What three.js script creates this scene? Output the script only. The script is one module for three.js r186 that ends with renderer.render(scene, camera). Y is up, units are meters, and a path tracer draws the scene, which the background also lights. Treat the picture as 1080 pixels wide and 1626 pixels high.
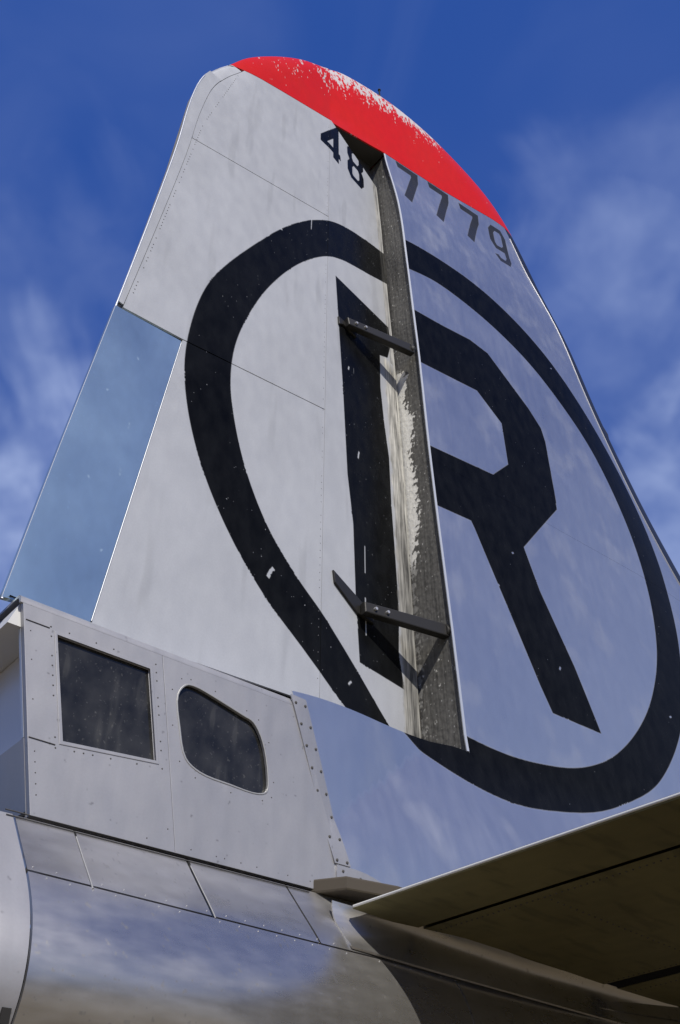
import * as THREE from 'three';
import { mergeGeometries } from 'three/addons/utils/BufferGeometryUtils.js';
import { createNoise2D } from 'simplex-noise';

// ---------------------------------------------------------------- camera, sky, sun, exposure
const scene = new THREE.Scene();
const camera = new THREE.PerspectiveCamera(56.91, 680 / 1024, 0.05, 6000);
camera.position.set(0, 1.65, 2.76);
camera.up.set(-0.403, 0.778, 0.481);
camera.lookAt(0.505 * 10, 1.65 + 0.628 * 10, 2.76 - 0.592 * 10);
const renderer = new THREE.WebGLRenderer({ antialias: true });
renderer.toneMapping = THREE.LinearToneMapping;
renderer.toneMappingExposure = 1.0;
renderer.shadowMap.enabled = true;

let seed = 7;
const rnd = () => { seed = (seed * 1664525 + 1013904223) >>> 0; return seed / 4294967296; };
const nA = createNoise2D(rnd), nB = createNoise2D(rnd), nC = createNoise2D(rnd);
const fbm = (n, x, y, o = 4) => { let s = 0, a = 0.5; for (let i = 0; i < o; i++) { s += a * n(x, y); x = x * 2.03 + 11.7; y = y * 2.03 - 5.3; a *= 0.5; } return s; };
const clamp = (v, a = 0, b = 1) => Math.min(b, Math.max(a, v));
const lerp = (a, b, t) => a + (b - a) * t;
const sm = (t) => { t = clamp(t); return t * t * (3 - 2 * t); };
const interp = (x, xs, ys) => {
  if (x <= xs[0]) return ys[0];
  for (let i = 1; i < xs.length; i++) if (x <= xs[i]) return lerp(ys[i - 1], ys[i], (x - xs[i - 1]) / (xs[i] - xs[i - 1]));
  return ys[ys.length - 1];
};

const SUN = new THREE.Vector3(-0.27, 0.67, 0.69).normalize();
{
  const banks = [[0.229, 0.645, -0.729, 0.11, 0.27], [0.25, 0.573, -0.78, 0.12, 0.3], [0.16, 0.743, -0.65, 0.12, 0.11], [0.556, 0.802, -0.219, 0.10, 0.16], [0.60, 0.73, -0.33, 0.10, 0.16], [0.724, 0.598, -0.344, 0.09, 0.4], [-0.3, 0.6, -0.74, 0.2, 0.3], [0.75, 0.45, 0.48, 0.22, 0.25], [0.3, 0.5, 0.81, 0.2, 0.3], [-0.8, 0.45, 0.4, 0.25, 0.35], [-0.85, 0.4, -0.35, 0.25, 0.4]];
  const W = 2048, H = 1024, data = new Float32Array(W * H * 4);
  for (let j = 0; j < H; j++) for (let i = 0; i < W; i++) {
    const el = ((j + 0.5) / H - 0.5) * Math.PI, az = ((i + 0.5) / W - 0.5) * 2 * Math.PI;
    const y = Math.sin(el), c = Math.cos(el), x = c * Math.cos(az), z = c * Math.sin(az);
    const up = Math.max(y, 0), k = Math.pow(1 - up, 3.2);
    let r = lerp(0.025, 0.27, k), g = lerp(0.082, 0.42, k), b = lerp(0.345, 0.74, k);
    const q = 1 / (up + 0.35), px = x * q * 1.5, pz = z * q * 1.5;
    const wx = fbm(nB, px * 0.8, pz * 0.8, 3) * 0.45, wz = fbm(nC, px * 0.8, pz * 0.8, 3) * 0.45;
    const f = fbm(nA, px * 1.1 + wx + 3.1, pz * 1.1 + wz + 1.7, 6);
    let cl = (sm((f + 0.02) / 0.7) * 0.26 + sm((fbm(nC, px * 0.7 + 4, pz * 0.7, 5) + 0.02) / 0.6) * 0.14) * lerp(1, 0.22, sm((y - 0.45) / 0.3));
    for (const [cx, cy, cz, w, a] of banks) {   // thin banks of cloud
      const m = x * cx + y * cy + z * cz; if (m < 0.8) continue;
      const e = Math.acos(Math.min(m, 1)) / w; if (e < 1.6) cl += a * sm(1.35 - e + 1.1 * fbm(nA, px * 3.2 + wx * 2, pz * 3.2 + wz * 2, 6)) * (0.75 + 0.6 * fbm(nB, px * 6, pz * 6, 4));
    }
    cl = clamp(cl);
    r = lerp(r, 0.46, cl); g = lerp(g, 0.56, cl); b = lerp(b, 0.85, cl);
    const mu = x * SUN.x + y * SUN.y + z * SUN.z, glow = 0.25 * Math.pow(Math.max(mu, 0), 24);
    r += glow; g += glow * 0.95; b += glow * 0.85;
    if (y < 0) { r = 0.20; g = 0.21; b = 0.22; }
    const o = (j * W + i) * 4; data[o] = r; data[o + 1] = g; data[o + 2] = b; data[o + 3] = 1;
  }
  const t = new THREE.DataTexture(data, W, H, THREE.RGBAFormat, THREE.FloatType);
  t.mapping = THREE.EquirectangularReflectionMapping; t.magFilter = t.minFilter = THREE.LinearFilter; t.needsUpdate = true;
  scene.background = t; scene.environment = t;
}
const sun = new THREE.DirectionalLight(new THREE.Color(1, 0.95, 0.87), 3.6);
sun.position.copy(SUN).multiplyScalar(60); sun.castShadow = true;
Object.assign(sun.shadow.camera, { left: -20, right: 20, top: 20, bottom: -20, far: 140 });
sun.shadow.mapSize.set(4096, 4096);
scene.add(sun, sun.target);

// ---------------------------------------------------------------- the shape of the tail, in metres (x forward, y up, z to starboard)
const OUT = new THREE.SplineCurve([[2.17, 8.84], [2.36, 9.01], [2.75, 9.16], [3.1, 9.21], [3.48, 9.17], [3.92, 9.01], [4.22, 8.74], [4.5, 8.2], [4.77, 7.5], [4.96, 6.9], [5.18, 6.37], [5.44, 5.86], [5.83, 5.3], [6.6, 4.6], [7.6, 3.95], [9, 3.4]].map((p) => new THREE.Vector2(...p))).getPoints(60).map((p) => [p.x, p.y]);
const outDist = (x, y) => {
  let m = 9;
  for (let i = 1; i < OUT.length; i++) {
    const [ax, ay] = OUT[i - 1], bx = OUT[i][0] - ax, by = OUT[i][1] - ay, s = clamp(((x - ax) * bx + (y - ay) * by) / (bx * bx + by * by));
    m = Math.min(m, Math.hypot(x - ax - bx * s, y - ay - by * s));
  }
  return m;
};
const soft = (y, a, b) => (interp(y - 0.1, a, b) + 2 * interp(y, a, b) + interp(y + 0.1, a, b)) / 4;
const zFin = (x, y) => {
  const t = soft(y, [3.4, 3.95, 4.66, 5.13, 7.2, 7.5, 7.75, 8.05, 9], [0.26, 0.243, 0.215, 0.2, 0.193, 0.178, 0.148, 0.112, 0.1]), w = interp(y, [5, 8, 8.6], [1.1, 0.6, 0.4]), d = Math.min(outDist(x, y) / w, 1);
  return t * Math.sqrt(Math.max(1 - (1 - d) ** 2, 0)) + 0.19 * Math.max(sm((3.45 - y) / 0.8), y < 4 ? sm((2.75 - x) / 1.0) : 0);
};
const xHinge = (y) => soft(y, [3.4, 5.1, 5.9, 6.75, 7.4, 8.1], [2.837, 2.832, 2.815, 2.78, 2.755, 2.715]);
const xSpar = (y) => 2.114 + 0.0109 * (y - 3.41);
const SL = Math.tan(9 * Math.PI / 180);
const zRudFlat = (x, y) => {
  const xs = xSpar(y), xc = xHinge(y), zc = 0, zs = 0.11 - SL * (xs - 2.375);
  return x < xs ? 0.11 - SL * (x - 2.375) : zs + (zc - zs) * (x - xs) / (xc - xs);
};
const zChord = (x) => 0.352 - 0.236 * (x - 0.84);
const RTE = new THREE.SplineCurve([[0.72, 3.0], [0.74, 3.19], [0.80, 3.82], [0.89, 4.68], [0.96, 5.37], [1.02, 6.03], [1.045, 6.47], [1.09, 6.82], [1.18, 7.10], [1.28, 7.33], [1.42, 7.66], [1.63, 8.04], [1.86, 8.39], [2.06, 8.62], [2.19, 8.78]].map((p) => new THREE.Vector2(...p))).getPoints(56).map((p) => [p.x, p.y]);
const xRTE = (y) => interp(y, RTE.map((p) => p[1]), RTE.map((p) => p[0]));
const yRTE = (x) => interp(x, RTE.map((p) => p[0]), RTE.map((p) => p[1]));
const zRud = (x, y) => {   // flat surface, eased to the chord plane along the rounded top edge
  const z = zRudFlat(x, y);
  if (y < 7.0) return z;
  const d = Math.min(Math.max(yRTE(x) - y, 0), Math.max(x - xRTE(y), 0)) * 0.8, e = Math.sqrt(Math.max(1 - (1 - clamp(d / 0.16)) ** 2, 0));
  return y > 7.95 || x < xSpar(y) ? lerp(Math.min(z, zChord(x)), z, e) : z;
};
const xLE = (y) => interp(-y, OUT.slice(20).map((p) => -p[1]), OUT.slice(20).map((p) => p[0]));
const yRed = (x) => interp(x, [1.28, 1.71, 2.2, 2.69, 3.32, 4.14, 4.34], [7.32, 7.60, 7.91, 8.10, 8.25, 8.52, 8.56]);

// ---------------------------------------------------------------- helpers
const air = new THREE.Group(); air.name = 'airplane';
air.userData = { label: 'silver propeller airplane tail with red tipped fin and black circled letter R', category: 'airplane' };
scene.add(air);
const counts = {};
const numbered = (n) => { counts[n] = (counts[n] ?? -1) + 1; return counts[n] ? n + '_' + String(counts[n]).padStart(3, '0') : n; };
function mesh(name, geo, mat, parent, label) {
  const m = new THREE.Mesh(geo, mat); m.name = numbered(name); m.castShadow = m.receiveShadow = true;
  if (label) m.userData.label = label;
  parent.add(m); return m;
}
const group = (name, parent = air) => { const g = new THREE.Group(); g.name = numbered(name); parent.add(g); return g; };
// a sheet over P(u, v) -> [x, y, z] with its edges turned inward by «lip»: neighbouring sheets leave a real groove between them
function sheet(P, nu, nv, { lip = 0.012, flip = false, uv = (p) => [p[0], p[1]] } = {}) {
  const pos = [], nor = [], uvs = [], idx = [], E = 1e-3;
  const N = (u, v) => {
    const u0 = Math.max(u - E, 0), u1 = Math.min(u + E, 1), v0 = Math.max(v - E, 0), v1 = Math.min(v + E, 1);
    const a = P(u0, v), b = P(u1, v), c = P(u, v0), d = P(u, v1);
    const n = new THREE.Vector3(b[0] - a[0], b[1] - a[1], b[2] - a[2]).cross(new THREE.Vector3(d[0] - c[0], d[1] - c[1], d[2] - c[2])).normalize();
    if (!(n.lengthSq() > 0.5)) n.set(0, 0, flip ? -1 : 1);
    return flip ? n.negate() : n;
  };
  for (let j = 0; j <= nv; j++) for (let i = 0; i <= nu; i++) {
    const p = P(i / nu, j / nv), n = N(i / nu, j / nv); pos.push(...p); nor.push(n.x, n.y, n.z); uvs.push(...uv(p));
  }
  const quad = (a, b, c, d) => flip ? idx.push(a, c, b, a, d, c) : idx.push(a, b, c, a, c, d);
  const at = (i, j) => j * (nu + 1) + i;
  for (let j = 0; j < nv; j++) for (let i = 0; i < nu; i++) quad(at(i, j), at(i + 1, j), at(i + 1, j + 1), at(i, j + 1));
  if (lip) {
    const ring = [];
    for (let i = 0; i < nu; i++) ring.push(at(i, 0));
    for (let j = 0; j < nv; j++) ring.push(at(nu, j));
    for (let i = nu; i > 0; i--) ring.push(at(i, nv));
    for (let j = nv; j > 0; j--) ring.push(at(0, j));
    const base = pos.length / 3, V = (k) => new THREE.Vector3(pos[3 * k], pos[3 * k + 1], pos[3 * k + 2]);
    ring.forEach((k, q) => {
      const n = new THREE.Vector3(nor[3 * k], nor[3 * k + 1], nor[3 * k + 2]);
      const t = V(ring[(q + 1) % ring.length]).sub(V(ring[(q + ring.length - 1) % ring.length])).normalize();
      const o = t.cross(n).normalize(); if (flip) o.negate();
      const p = V(k), d = p.clone().addScaledVector(n, -lip);
      for (const w of [p, d]) { pos.push(w.x, w.y, w.z); nor.push(o.x, o.y, o.z); uvs.push(uvs[2 * k], uvs[2 * k + 1]); }
    });
    for (let q = 0; q < ring.length; q++) { const a = base + 2 * q, b = base + 2 * ((q + 1) % ring.length); quad(a, a + 1, b + 1, b); }
  }
  const g = new THREE.BufferGeometry();
  g.setAttribute('position', new THREE.Float32BufferAttribute(pos, 3));
  g.setAttribute('normal', new THREE.Float32BufferAttribute(nor, 3));
  g.setAttribute('uv', new THREE.Float32BufferAttribute(uvs, 2));
  g.setIndex(idx); return g;
}
// flat plate in the xy plane: outline and holes in metres, front face at z
function plate(outline, holes, z, depth, bevel = 0.003) {
  const s = new THREE.Shape(outline.map((p) => new THREE.Vector2(...p)));
  for (const h of holes) s.holes.push(new THREE.Path(h.map((p) => new THREE.Vector2(...p))));
  const g = new THREE.ExtrudeGeometry(s, { depth: depth - 2 * bevel, bevelEnabled: bevel > 0, bevelThickness: bevel, bevelSize: bevel, bevelOffset: -bevel, bevelSegments: 2 });
  g.translate(0, 0, z - depth + bevel); return g;
}
function tube(pts, r, radial = 10, seg = 40) { return new THREE.TubeGeometry(new THREE.CatmullRomCurve3(pts.map((p) => new THREE.Vector3(...p))), seg, r, radial, false); }
const smooth = (pts, n = 10) => new THREE.SplineCurve(pts.map((p) => new THREE.Vector2(...p))).getPoints(n * (pts.length - 1)).map((p) => [p.x, p.y]);
const roundPoly = (pts, n = 6) => { const c = new THREE.CatmullRomCurve3(pts.map((p) => new THREE.Vector3(p[0], p[1], 0)), true, 'centripetal'); return c.getPoints(pts.length * n).slice(0, -1).map((p) => [p.x, p.y]); };

// ---------------------------------------------------------------- paint: black ring, letter, numbers and the red top, drawn in metres on the side of the tail
const S2 = (l) => Math.round(255 * (l <= 0.0031308 ? 12.92 * l : 1.055 * Math.pow(l, 1 / 2.4) - 0.055));
function paintTexture([x0, x1, y0, y1], res, draw, shade) {
  const W = Math.round((x1 - x0) * res), H = Math.round((y1 - y0) * res);
  const mk = () => { const c = document.createElement('canvas'); c.width = W; c.height = H; return c; };
  const mask = mk(), m = mask.getContext('2d');
  m.fillStyle = '#000'; m.fillRect(0, 0, W, H);
  m.setTransform(res, 0, 0, -res, -x0 * res, y1 * res);
  draw(m);
  const src = m.getImageData(0, 0, W, H).data, cc = mk(), oc = mk(), ci = cc.getContext('2d').createImageData(W, H), oi = oc.getContext('2d').createImageData(W, H);
  for (let j = 0; j < H; j++) for (let i = 0; i < W; i++) {
    const x = x0 + (i + 0.5) / res, y = y1 - (j + 0.5) / res;
    const wx = nA(x * 4, y * 4) * 0.0018 + nB(x * 60, y * 60) * 0.0006, wy = nB(x * 4, y * 4) * 0.0018 + nC(x * 60, y * 60) * 0.0006;
    const k = (clamp(Math.round(j + wy * res), 0, H - 1) * W + clamp(Math.round(i + wx * res), 0, W - 1)) * 4, o = (j * W + i) * 4;
    const [r, g, b, ro, me] = shade(x, y, src[k] / 255, src[k + 1] / 255, src[k + 2] / 255);
    ci.data[o] = S2(r); ci.data[o + 1] = S2(g); ci.data[o + 2] = S2(b); ci.data[o + 3] = 255;
    oi.data[o] = 255; oi.data[o + 1] = 255 * ro; oi.data[o + 2] = 255 * me; oi.data[o + 3] = 255;
  }
  cc.getContext('2d').putImageData(ci, 0, 0); oc.getContext('2d').putImageData(oi, 0, 0);
  const T = (c, srgb) => { const t = new THREE.CanvasTexture(c); if (srgb) t.colorSpace = THREE.SRGBColorSpace; t.anisotropy = 8; return t; };
  return { map: T(cc, true), orm: T(oc, false), uv: (p) => [(p[0] - x0) / (x1 - x0), (p[1] - y0) / (y1 - y0)] };
}
const fillPoly = (m, pts, style) => { m.fillStyle = style; m.beginPath(); pts.forEach((p, i) => i ? m.lineTo(...p) : m.moveTo(...p)); m.closePath(); m.fill(); };
const stroke = (m, pts, w, style) => { m.strokeStyle = style; m.lineWidth = w; m.lineJoin = 'miter'; m.beginPath(); pts.forEach((p, i) => i ? m.lineTo(...p) : m.moveTo(...p)); m.stroke(); };

const even = (pts, w = 11) => pts.map((p, i) => { let x = 0, y = 0, n = 0; const k = Math.min(w, i, pts.length - 1 - i); for (let j = -k; j <= k; j++) { x += pts[i + j][0]; y += pts[i + j][1]; n++; } return [x / n, y / n]; });
const hoop = (pts) => { const a = smooth(pts), b = even(a, 9), c = even(b, 9); return b.map((p, i) => [2 * p[0] - c[i][0], 2 * p[1] - c[i][1]]); };   // smoothed without shrinking
const rudRing = [
  hoop([[2.9, 7.10], [2.74, 7.02], [2.42, 6.88], [2.15, 6.68], [1.95, 6.44], [1.77, 6.18], [1.61, 5.87], [1.48, 5.62], [1.38, 5.39], [1.31, 5.2], [1.27, 4.98], [1.25, 4.75], [1.27, 4.52], [1.34, 4.3], [1.44, 4.1], [1.59, 3.91], [1.74, 3.77], [1.9, 3.66], [2.1, 3.55], [2.31, 3.42], [2.62, 3.3]]),
  hoop([[2.8, 3.36], [2.62, 3.455], [2.49, 3.55], [2.23, 3.75], [2.06, 3.86], [1.86, 4.0], [1.71, 4.18], [1.57, 4.45], [1.52, 4.71], [1.51, 4.9], [1.58, 5.27], [1.75, 5.69], [1.93, 6.03], [2.16, 6.33], [2.38, 6.49], [2.75, 6.7], [2.9, 6.8]])];
const finRing = [
  hoop([[2.6, 6.95], [2.79, 7.0], [3.22, 7.10], [3.76, 7.06], [4.18, 6.85], [4.58, 6.52], [4.86, 6.13], [5.02, 5.75], [5.06, 5.35], [5.03, 4.98], [4.93, 4.59], [4.79, 4.24], [4.62, 3.95], [4.36, 3.68], [4.16, 3.53], [3.85, 3.38], [3.56, 3.27], [3.2, 3.2], [2.9, 3.17], [2.56, 3.26], [2.3, 3.34]]),
  hoop([[2.5, 3.5], [2.84, 3.43], [3.23, 3.44], [3.56, 3.50], [3.83, 3.61], [4.19, 3.86], [4.53, 4.28], [4.72, 4.71], [4.78, 5.15], [4.75, 5.5], [4.61, 5.95], [4.38, 6.27], [4.06, 6.54], [3.77, 6.69], [3.29, 6.79], [2.96, 6.75], [2.8, 6.70], [2.6, 6.62]])];
const rudR = [[2.22, 6.21], [2.75, 6.26], [2.77, 6.12], [2.72, 5.95], [2.64, 5.90], [2.63, 5.62], [2.65, 5.35], [2.68, 5.11], [2.68, 4.78], [2.69, 4.48], [2.70, 4.14], [2.68, 3.89], [2.71, 3.71], [2.38, 3.70], [2.36, 4.01], [2.35, 4.44], [2.31, 4.73], [2.28, 5.32]];
const finR = [[2.6, 6.26], [2.8, 6.30], [3.04, 6.34], [3.31, 6.40], [3.48, 6.39], [3.83, 6.10], [3.93, 5.98], [3.95, 5.87], [3.94, 5.37], [3.93, 5.29], [3.52, 4.80], [3.59, 4.53], [3.76, 4.12], [3.87, 3.77], [3.49, 3.76], [3.43, 3.89], [3.29, 4.26], [3.11, 4.73], [3.09, 4.77], [2.84, 4.74], [2.6, 4.70], [2.6, 5.13], [2.84, 5.17], [3.35, 5.25], [3.51, 5.42], [3.51, 5.64], [3.51, 5.76], [3.31, 5.92], [2.82, 5.83], [2.6, 5.79]];
const redPoly = [[1.0, 7.12], [1.28, 7.32], [1.71, 7.60], [2.2, 7.91], [2.69, 8.10], [3.32, 8.25], [4.14, 8.52], [4.6, 8.64], [4.6, 9.5], [1, 9.5]];
const digit = {   // strokes in a box 0..1
  4: [[[0.78, 0], [0.78, 1], [0.1, 0.36], [0.1, 0.26], [1.05, 0.26]]],
  8: [[[0.25, 0.53], [0.1, 0.68], [0.1, 0.86], [0.25, 0.97], [0.75, 0.97], [0.9, 0.86], [0.9, 0.68], [0.75, 0.53], [0.25, 0.53], [0.1, 0.38], [0.1, 0.14], [0.25, 0.03], [0.75, 0.03], [0.9, 0.14], [0.9, 0.38], [0.75, 0.53]]],
  7: [[[0, 0.94], [0.93, 0.94], [0.9, 0.78], [0.2, 0]]],
  9: [[[0.9, 0.5], [0.72, 0.42], [0.25, 0.42], [0.08, 0.56], [0.08, 0.86], [0.25, 0.97], [0.75, 0.97], [0.92, 0.84], [0.92, 0.16], [0.75, 0.03], [0.25, 0.03], [0.08, 0.16]]],
};
const number = (m, d, x, y, w, h, skew = 0, lw = 0.055, ink = '#f00') => digit[d].forEach((s) => stroke(m, s.map(([a, b]) => [x + a * w, y + b * h + skew * a * w]), lw, ink));
const FLAKE = (x, y) => {   // flaked red paint along the sun-bleached top edge: streaks of bare light metal
  const yt = x < 2.19 ? yRTE(x) : interp(x, OUT.slice(0, 26).map((p) => p[0]), OUT.slice(0, 26).map((p) => p[1]));
  const d = yt - y, a = 0.85 * sm(1.25 - Math.abs(x - 2.5) / 0.45) * sm(1.15 - d / 0.6) + 0.42 * sm(1.2 - Math.abs(x - 2.0) / 0.6) * sm(1.1 - d / 0.65) + 0.95 * sm(1.3 - Math.abs(x - 3.2) / 0.33) * sm(1.3 - d / 0.34) + 0.5 * sm(1.1 - Math.abs(x - 2.9) / 0.5) * sm(1 - d / 0.75);
  const n = fbm(nA, x * 22, y * 6, 4) * 1.1 + 0.5 * nB(x * 60, y * 16) + 0.35 * nC(x * 6, y * 4);
  return sm((a * 1.1 + n * 0.75 - 0.80) / 0.2);
};
const rudTex = paintTexture([0.7, 2.9, 3.0, 8.8], 340, (m) => {
  fillPoly(m, [...rudRing[0], ...rudRing[1]], '#f00');
  fillPoly(m, rudR, '#f00');
  number(m, 4, 2.08, 7.44, 0.19, 0.36, 0.12, 0.062); number(m, 8, 2.37, 7.5, 0.17, 0.37, 0.15, 0.055);
  // knocks and scratches through the black paint
  for (const [x, y, dx, dy, w] of [[1.80, 3.83, 0.03, 0.06, 0.018], [2.0, 6.42, 0.004, 0.13, 0.006], [2.43, 3.86, 0.002, 0.2, 0.008], [2.435, 4.2, 0.003, 0.16, 0.006], [2.40, 4.9, 0.01, 0.05, 0.01], [2.33, 5.5, 0.006, 0.03, 0.01], [1.75, 6.15, 0.02, 0.01, 0.012], [2.3, 3.56, 0.02, 0.02, 0.01]]) stroke(m, [[x, y], [x + dx * 0.4, y + dy * 0.5], [x + dx, y + dy]], w, '#000');
  fillPoly(m, redPoly, '#0f0');
}, (x, y, k, rd) => {
  const blotch = fbm(nA, x * 1.3, y * 1.0, 4), fine = fbm(nB, x * 9, y * 5, 4), grit = nC(x * 90, y * 90);
  let v = 0.55 * (1 + 0.07 * blotch + 0.05 * fine + 0.03 * grit), r = v * 0.965, g = v * 0.985, b = v * 1.02, ro = 0.5 + 0.10 * fine, me = 0.15;
  const stain = sm((fbm(nC, x * 5 + 9, y * 0.7, 3) - 0.25) / 0.3) * 0.10; r *= 1 - stain; g *= 1 - stain; b *= 1 - stain;
  if (k > 0) {
    const chip = sm((nB(x * 38, y * 24) + 0.6 * nA(x * 110, y * 80) - 1.28) / 0.08) + sm((nC(x * 130, y * 4) + nA(x * 3, y * 3) * 0.3 - 1.16) / 0.05) * 0.5, kk = k * (1 - clamp(chip));
    const bl = 0.005 + 0.004 * (fine + 0.5) + 0.003 * (blotch + 0.5);
    r = lerp(r, bl, kk); g = lerp(g, bl * 1.05, kk); b = lerp(b, bl * 1.1, kk); ro = lerp(ro, 0.26 + 0.08 * fine, kk); me = lerp(me, 0, kk);
  }
  if (rd > 0) {
    const f = FLAKE(x, y) * 0.95, q = rd * (1 - f);
    r = lerp(lerp(r, 0.62, rd), 0.70 + 0.05 * fine, q); g = lerp(lerp(g, 0.6, rd), 0.021 + 0.006 * blotch, q); b = lerp(lerp(b, 0.6, rd), 0.014, q); ro = lerp(0.5, 0.3, q); me = 0;
  }
  // pale worn band along the hinge line, streaked
  const w = xHinge(y) - x, edge = 0.145 + 0.02 * fbm(nB, y * 6, 3, 3), inner = y < 5.93 ? 1 : 0;
  const s = fbm(nA, x * 60, y * 3, 4), low = y < 3.6 ? 1 - k : 1, p = low * (inner ? sm((edge - w) / 0.025) * sm((5.96 - y) / 0.1 + s) : sm((0.075 - w) / 0.012) * 0.75 * (1 - k * 0.85));
  const pv = (0.31 + 0.20 * sm((y - 4.5) / 0.6)) * (1 + 0.9 * s + 0.3 * fine) - (sm((0.03 - Math.abs(w - 0.055)) / 0.01) * 0.14);
  r = lerp(r, pv * 1.0, p * 0.93); g = lerp(g, pv * 0.97, p * 0.93); b = lerp(b, pv * 0.88, p * 0.93); ro = lerp(ro, 0.7, p); me = lerp(me, 0, p);
  return [clamp(r), clamp(g), clamp(b), clamp(ro), me];
});
const finTex = paintTexture([1.7, 5.9, 2.4, 9.3], 290, (m) => {
  fillPoly(m, [...finRing[0], ...finRing[1]], '#f00');
  fillPoly(m, finR, '#f00');
  for (const [x, y, h] of [[2.83, 7.60, 0.52], [3.17, 7.70, 0.50], [3.52, 7.78, 0.48]]) number(m, 7, x, y, 0.2, h, 0.2, 0.075, '#f00000');
  for (const [x, y, dx, dy, w] of [[3.22, 4.4, 0.02, 0.015, 0.012], [3.4, 4.7, 0.015, 0.01, 0.01], [3.62, 4.05, 0.012, 0.02, 0.01], [4.2, 6.75, 0.015, 0.01, 0.008], [4.6, 4.1, 0.02, 0.01, 0.01]]) stroke(m, [[x, y], [x + dx, y + dy]], w, '#000');
  number(m, 9, 3.87, 7.83, 0.19, 0.48, 0.3, 0.06, '#f00000');
  fillPoly(m, redPoly, '#0f0');
}, (x, y, k, rd) => {
  const blotch = fbm(nB, x * 0.9 + 4, y * 0.9, 5), fine = fbm(nA, x * 10, y * 5, 4), grit = nC(x * 120, y * 120), run = fbm(nC, x * 14, y * 0.9, 4);
  let v = 0.62 * (1 + 0.035 * blotch + 0.03 * fine + 0.02 * grit), r = v * 0.97, g = v * 0.985, b = v * 1.02, ro = clamp(0.33 + 0.05 * blotch + 0.03 * fine + 0.03 * run, 0.15, 0.7), me = 0.86;
  const ox = sm((fbm(nA, x * 2.2 + 7, y * 1.8, 5) - 0.0) / 0.6) * 0.4; me -= ox * 0.12; ro += ox * 0.12;
  if (k > 0) {
    const chip = sm((nB(x * 38, y * 24) + 0.6 * nA(x * 110, y * 80) - 1.36) / 0.08), kk = k * (1 - clamp(chip));
    const bl = 0.005 + 0.004 * (fine + 0.5); r = lerp(r, bl, kk); g = lerp(g, bl * 1.06, kk); b = lerp(b, bl * 1.15, kk); ro = lerp(ro, 0.24 + 0.08 * fine, kk); me = lerp(me, 0, kk);
  }
  if (rd > 0) {
    const f = FLAKE(x, y) * 0.95, q = rd * (1 - f);
    r = lerp(lerp(r, 0.66, rd), 0.70 + 0.05 * fine, q); g = lerp(lerp(g, 0.64, rd), 0.021 + 0.006 * blotch, q); b = lerp(lerp(b, 0.63, rd), 0.014, q); ro = lerp(0.5, 0.3, q); me = 0;
  }
  return [clamp(r), clamp(g), clamp(b), clamp(ro), clamp(me)];
});
// metal skins without paint: tiling sheets of grain, smears and runs (uv in metres)
function metalTex(size, n, fn) {
  const mk = () => { const c = document.createElement('canvas'); c.width = c.height = n; return c; };
  const cc = mk(), oc = mk(), bc = mk(), ci = cc.getContext('2d').createImageData(n, n), oi = oc.getContext('2d').createImageData(n, n), bi = bc.getContext('2d').createImageData(n, n);
  for (let j = 0; j < n; j++) for (let i = 0; i < n; i++) {
    const [r, g, b, ro, me, h] = fn(i / n * size, (1 - j / n) * size), o = (j * n + i) * 4;
    ci.data.set([S2(clamp(r)), S2(clamp(g)), S2(clamp(b)), 255], o); oi.data.set([255, 255 * clamp(ro), 255 * clamp(me), 255], o);
    const hv = 255 * clamp(h); bi.data.set([hv, hv, hv, 255], o);
  }
  cc.getContext('2d').putImageData(ci, 0, 0); oc.getContext('2d').putImageData(oi, 0, 0); bc.getContext('2d').putImageData(bi, 0, 0);
  const T = (c, s) => { const t = new THREE.CanvasTexture(c); if (s) t.colorSpace = THREE.SRGBColorSpace; t.wrapS = t.wrapT = THREE.MirroredRepeatWrapping; t.repeat.set(1 / size, 1 / size); t.anisotropy = 8; return t; };
  return { map: T(cc, true), orm: T(oc), bump: T(bc) };
}
const std = (t, o = {}) => new THREE.MeshPhysicalMaterial({ map: t.map, roughnessMap: t.orm, metalnessMap: t.orm, roughness: 1, metalness: 1, side: THREE.DoubleSide, ...(t.bump ? { bumpMap: t.bump, bumpScale: o.bumpScale ?? 0.004 } : {}), ...o });
const M = {};
M.rudder = std(rudTex, { specularIntensity: 0.08 }); M.fin = std(finTex, { specularIntensity: 0.08 });
const polish = metalTex(4, 1024, (x, y) => {
  const bl = fbm(nA, x * 1.1, y * 1.1, 5), fi = fbm(nB, x * 14, y * 7, 4), run = fbm(nC, x * 11, y * 1.0, 4), sp = sm((nA(x * 60, y * 60) + nB(x * 23, y * 23) - 1.35) / 0.2);
  const v = 0.74 * (1 + 0.06 * bl + 0.04 * fi) * (1 - 0.3 * sp);
  return [v * 0.97, v * 0.985, v * 1.02, 0.26 + 0.08 * bl + 0.07 * run + 0.04 * fi + 0.2 * sp, 0.93 - 0.14 * sm((run - 0.1) / 0.4), 0.5 + 0.5 * fbm(nC, x * 0.9, y * 0.9, 2)];
});
M.fairing = std(polish, { bumpScale: 0.012 });
const bodyTex = metalTex(4, 1024, (x, y) => {
  const bl = fbm(nB, x * 0.9, y * 3.2, 4), fi = fbm(nA, x * 8, y * 30, 4), run = fbm(nC, x * 12, y * 1.2, 4), sp = sm((nA(x * 50, y * 50) + nB(x * 21, y * 21) - 1.2) / 0.2);
  const v = 0.56 * (1 + 0.05 * bl + 0.07 * fi + 0.02 * run) * (1 - 0.25 * sp);
  return [v, v * 0.97, v * 0.92, 0.31 + 0.09 * bl + 0.02 * run + 0.05 * fi + 0.15 * sp, 0.85 - 0.12 * sm((bl + 0.05) / 0.4), 0.5 + 0.5 * fbm(nA, x * 0.9, y * 3.2, 2)];
});
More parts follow.
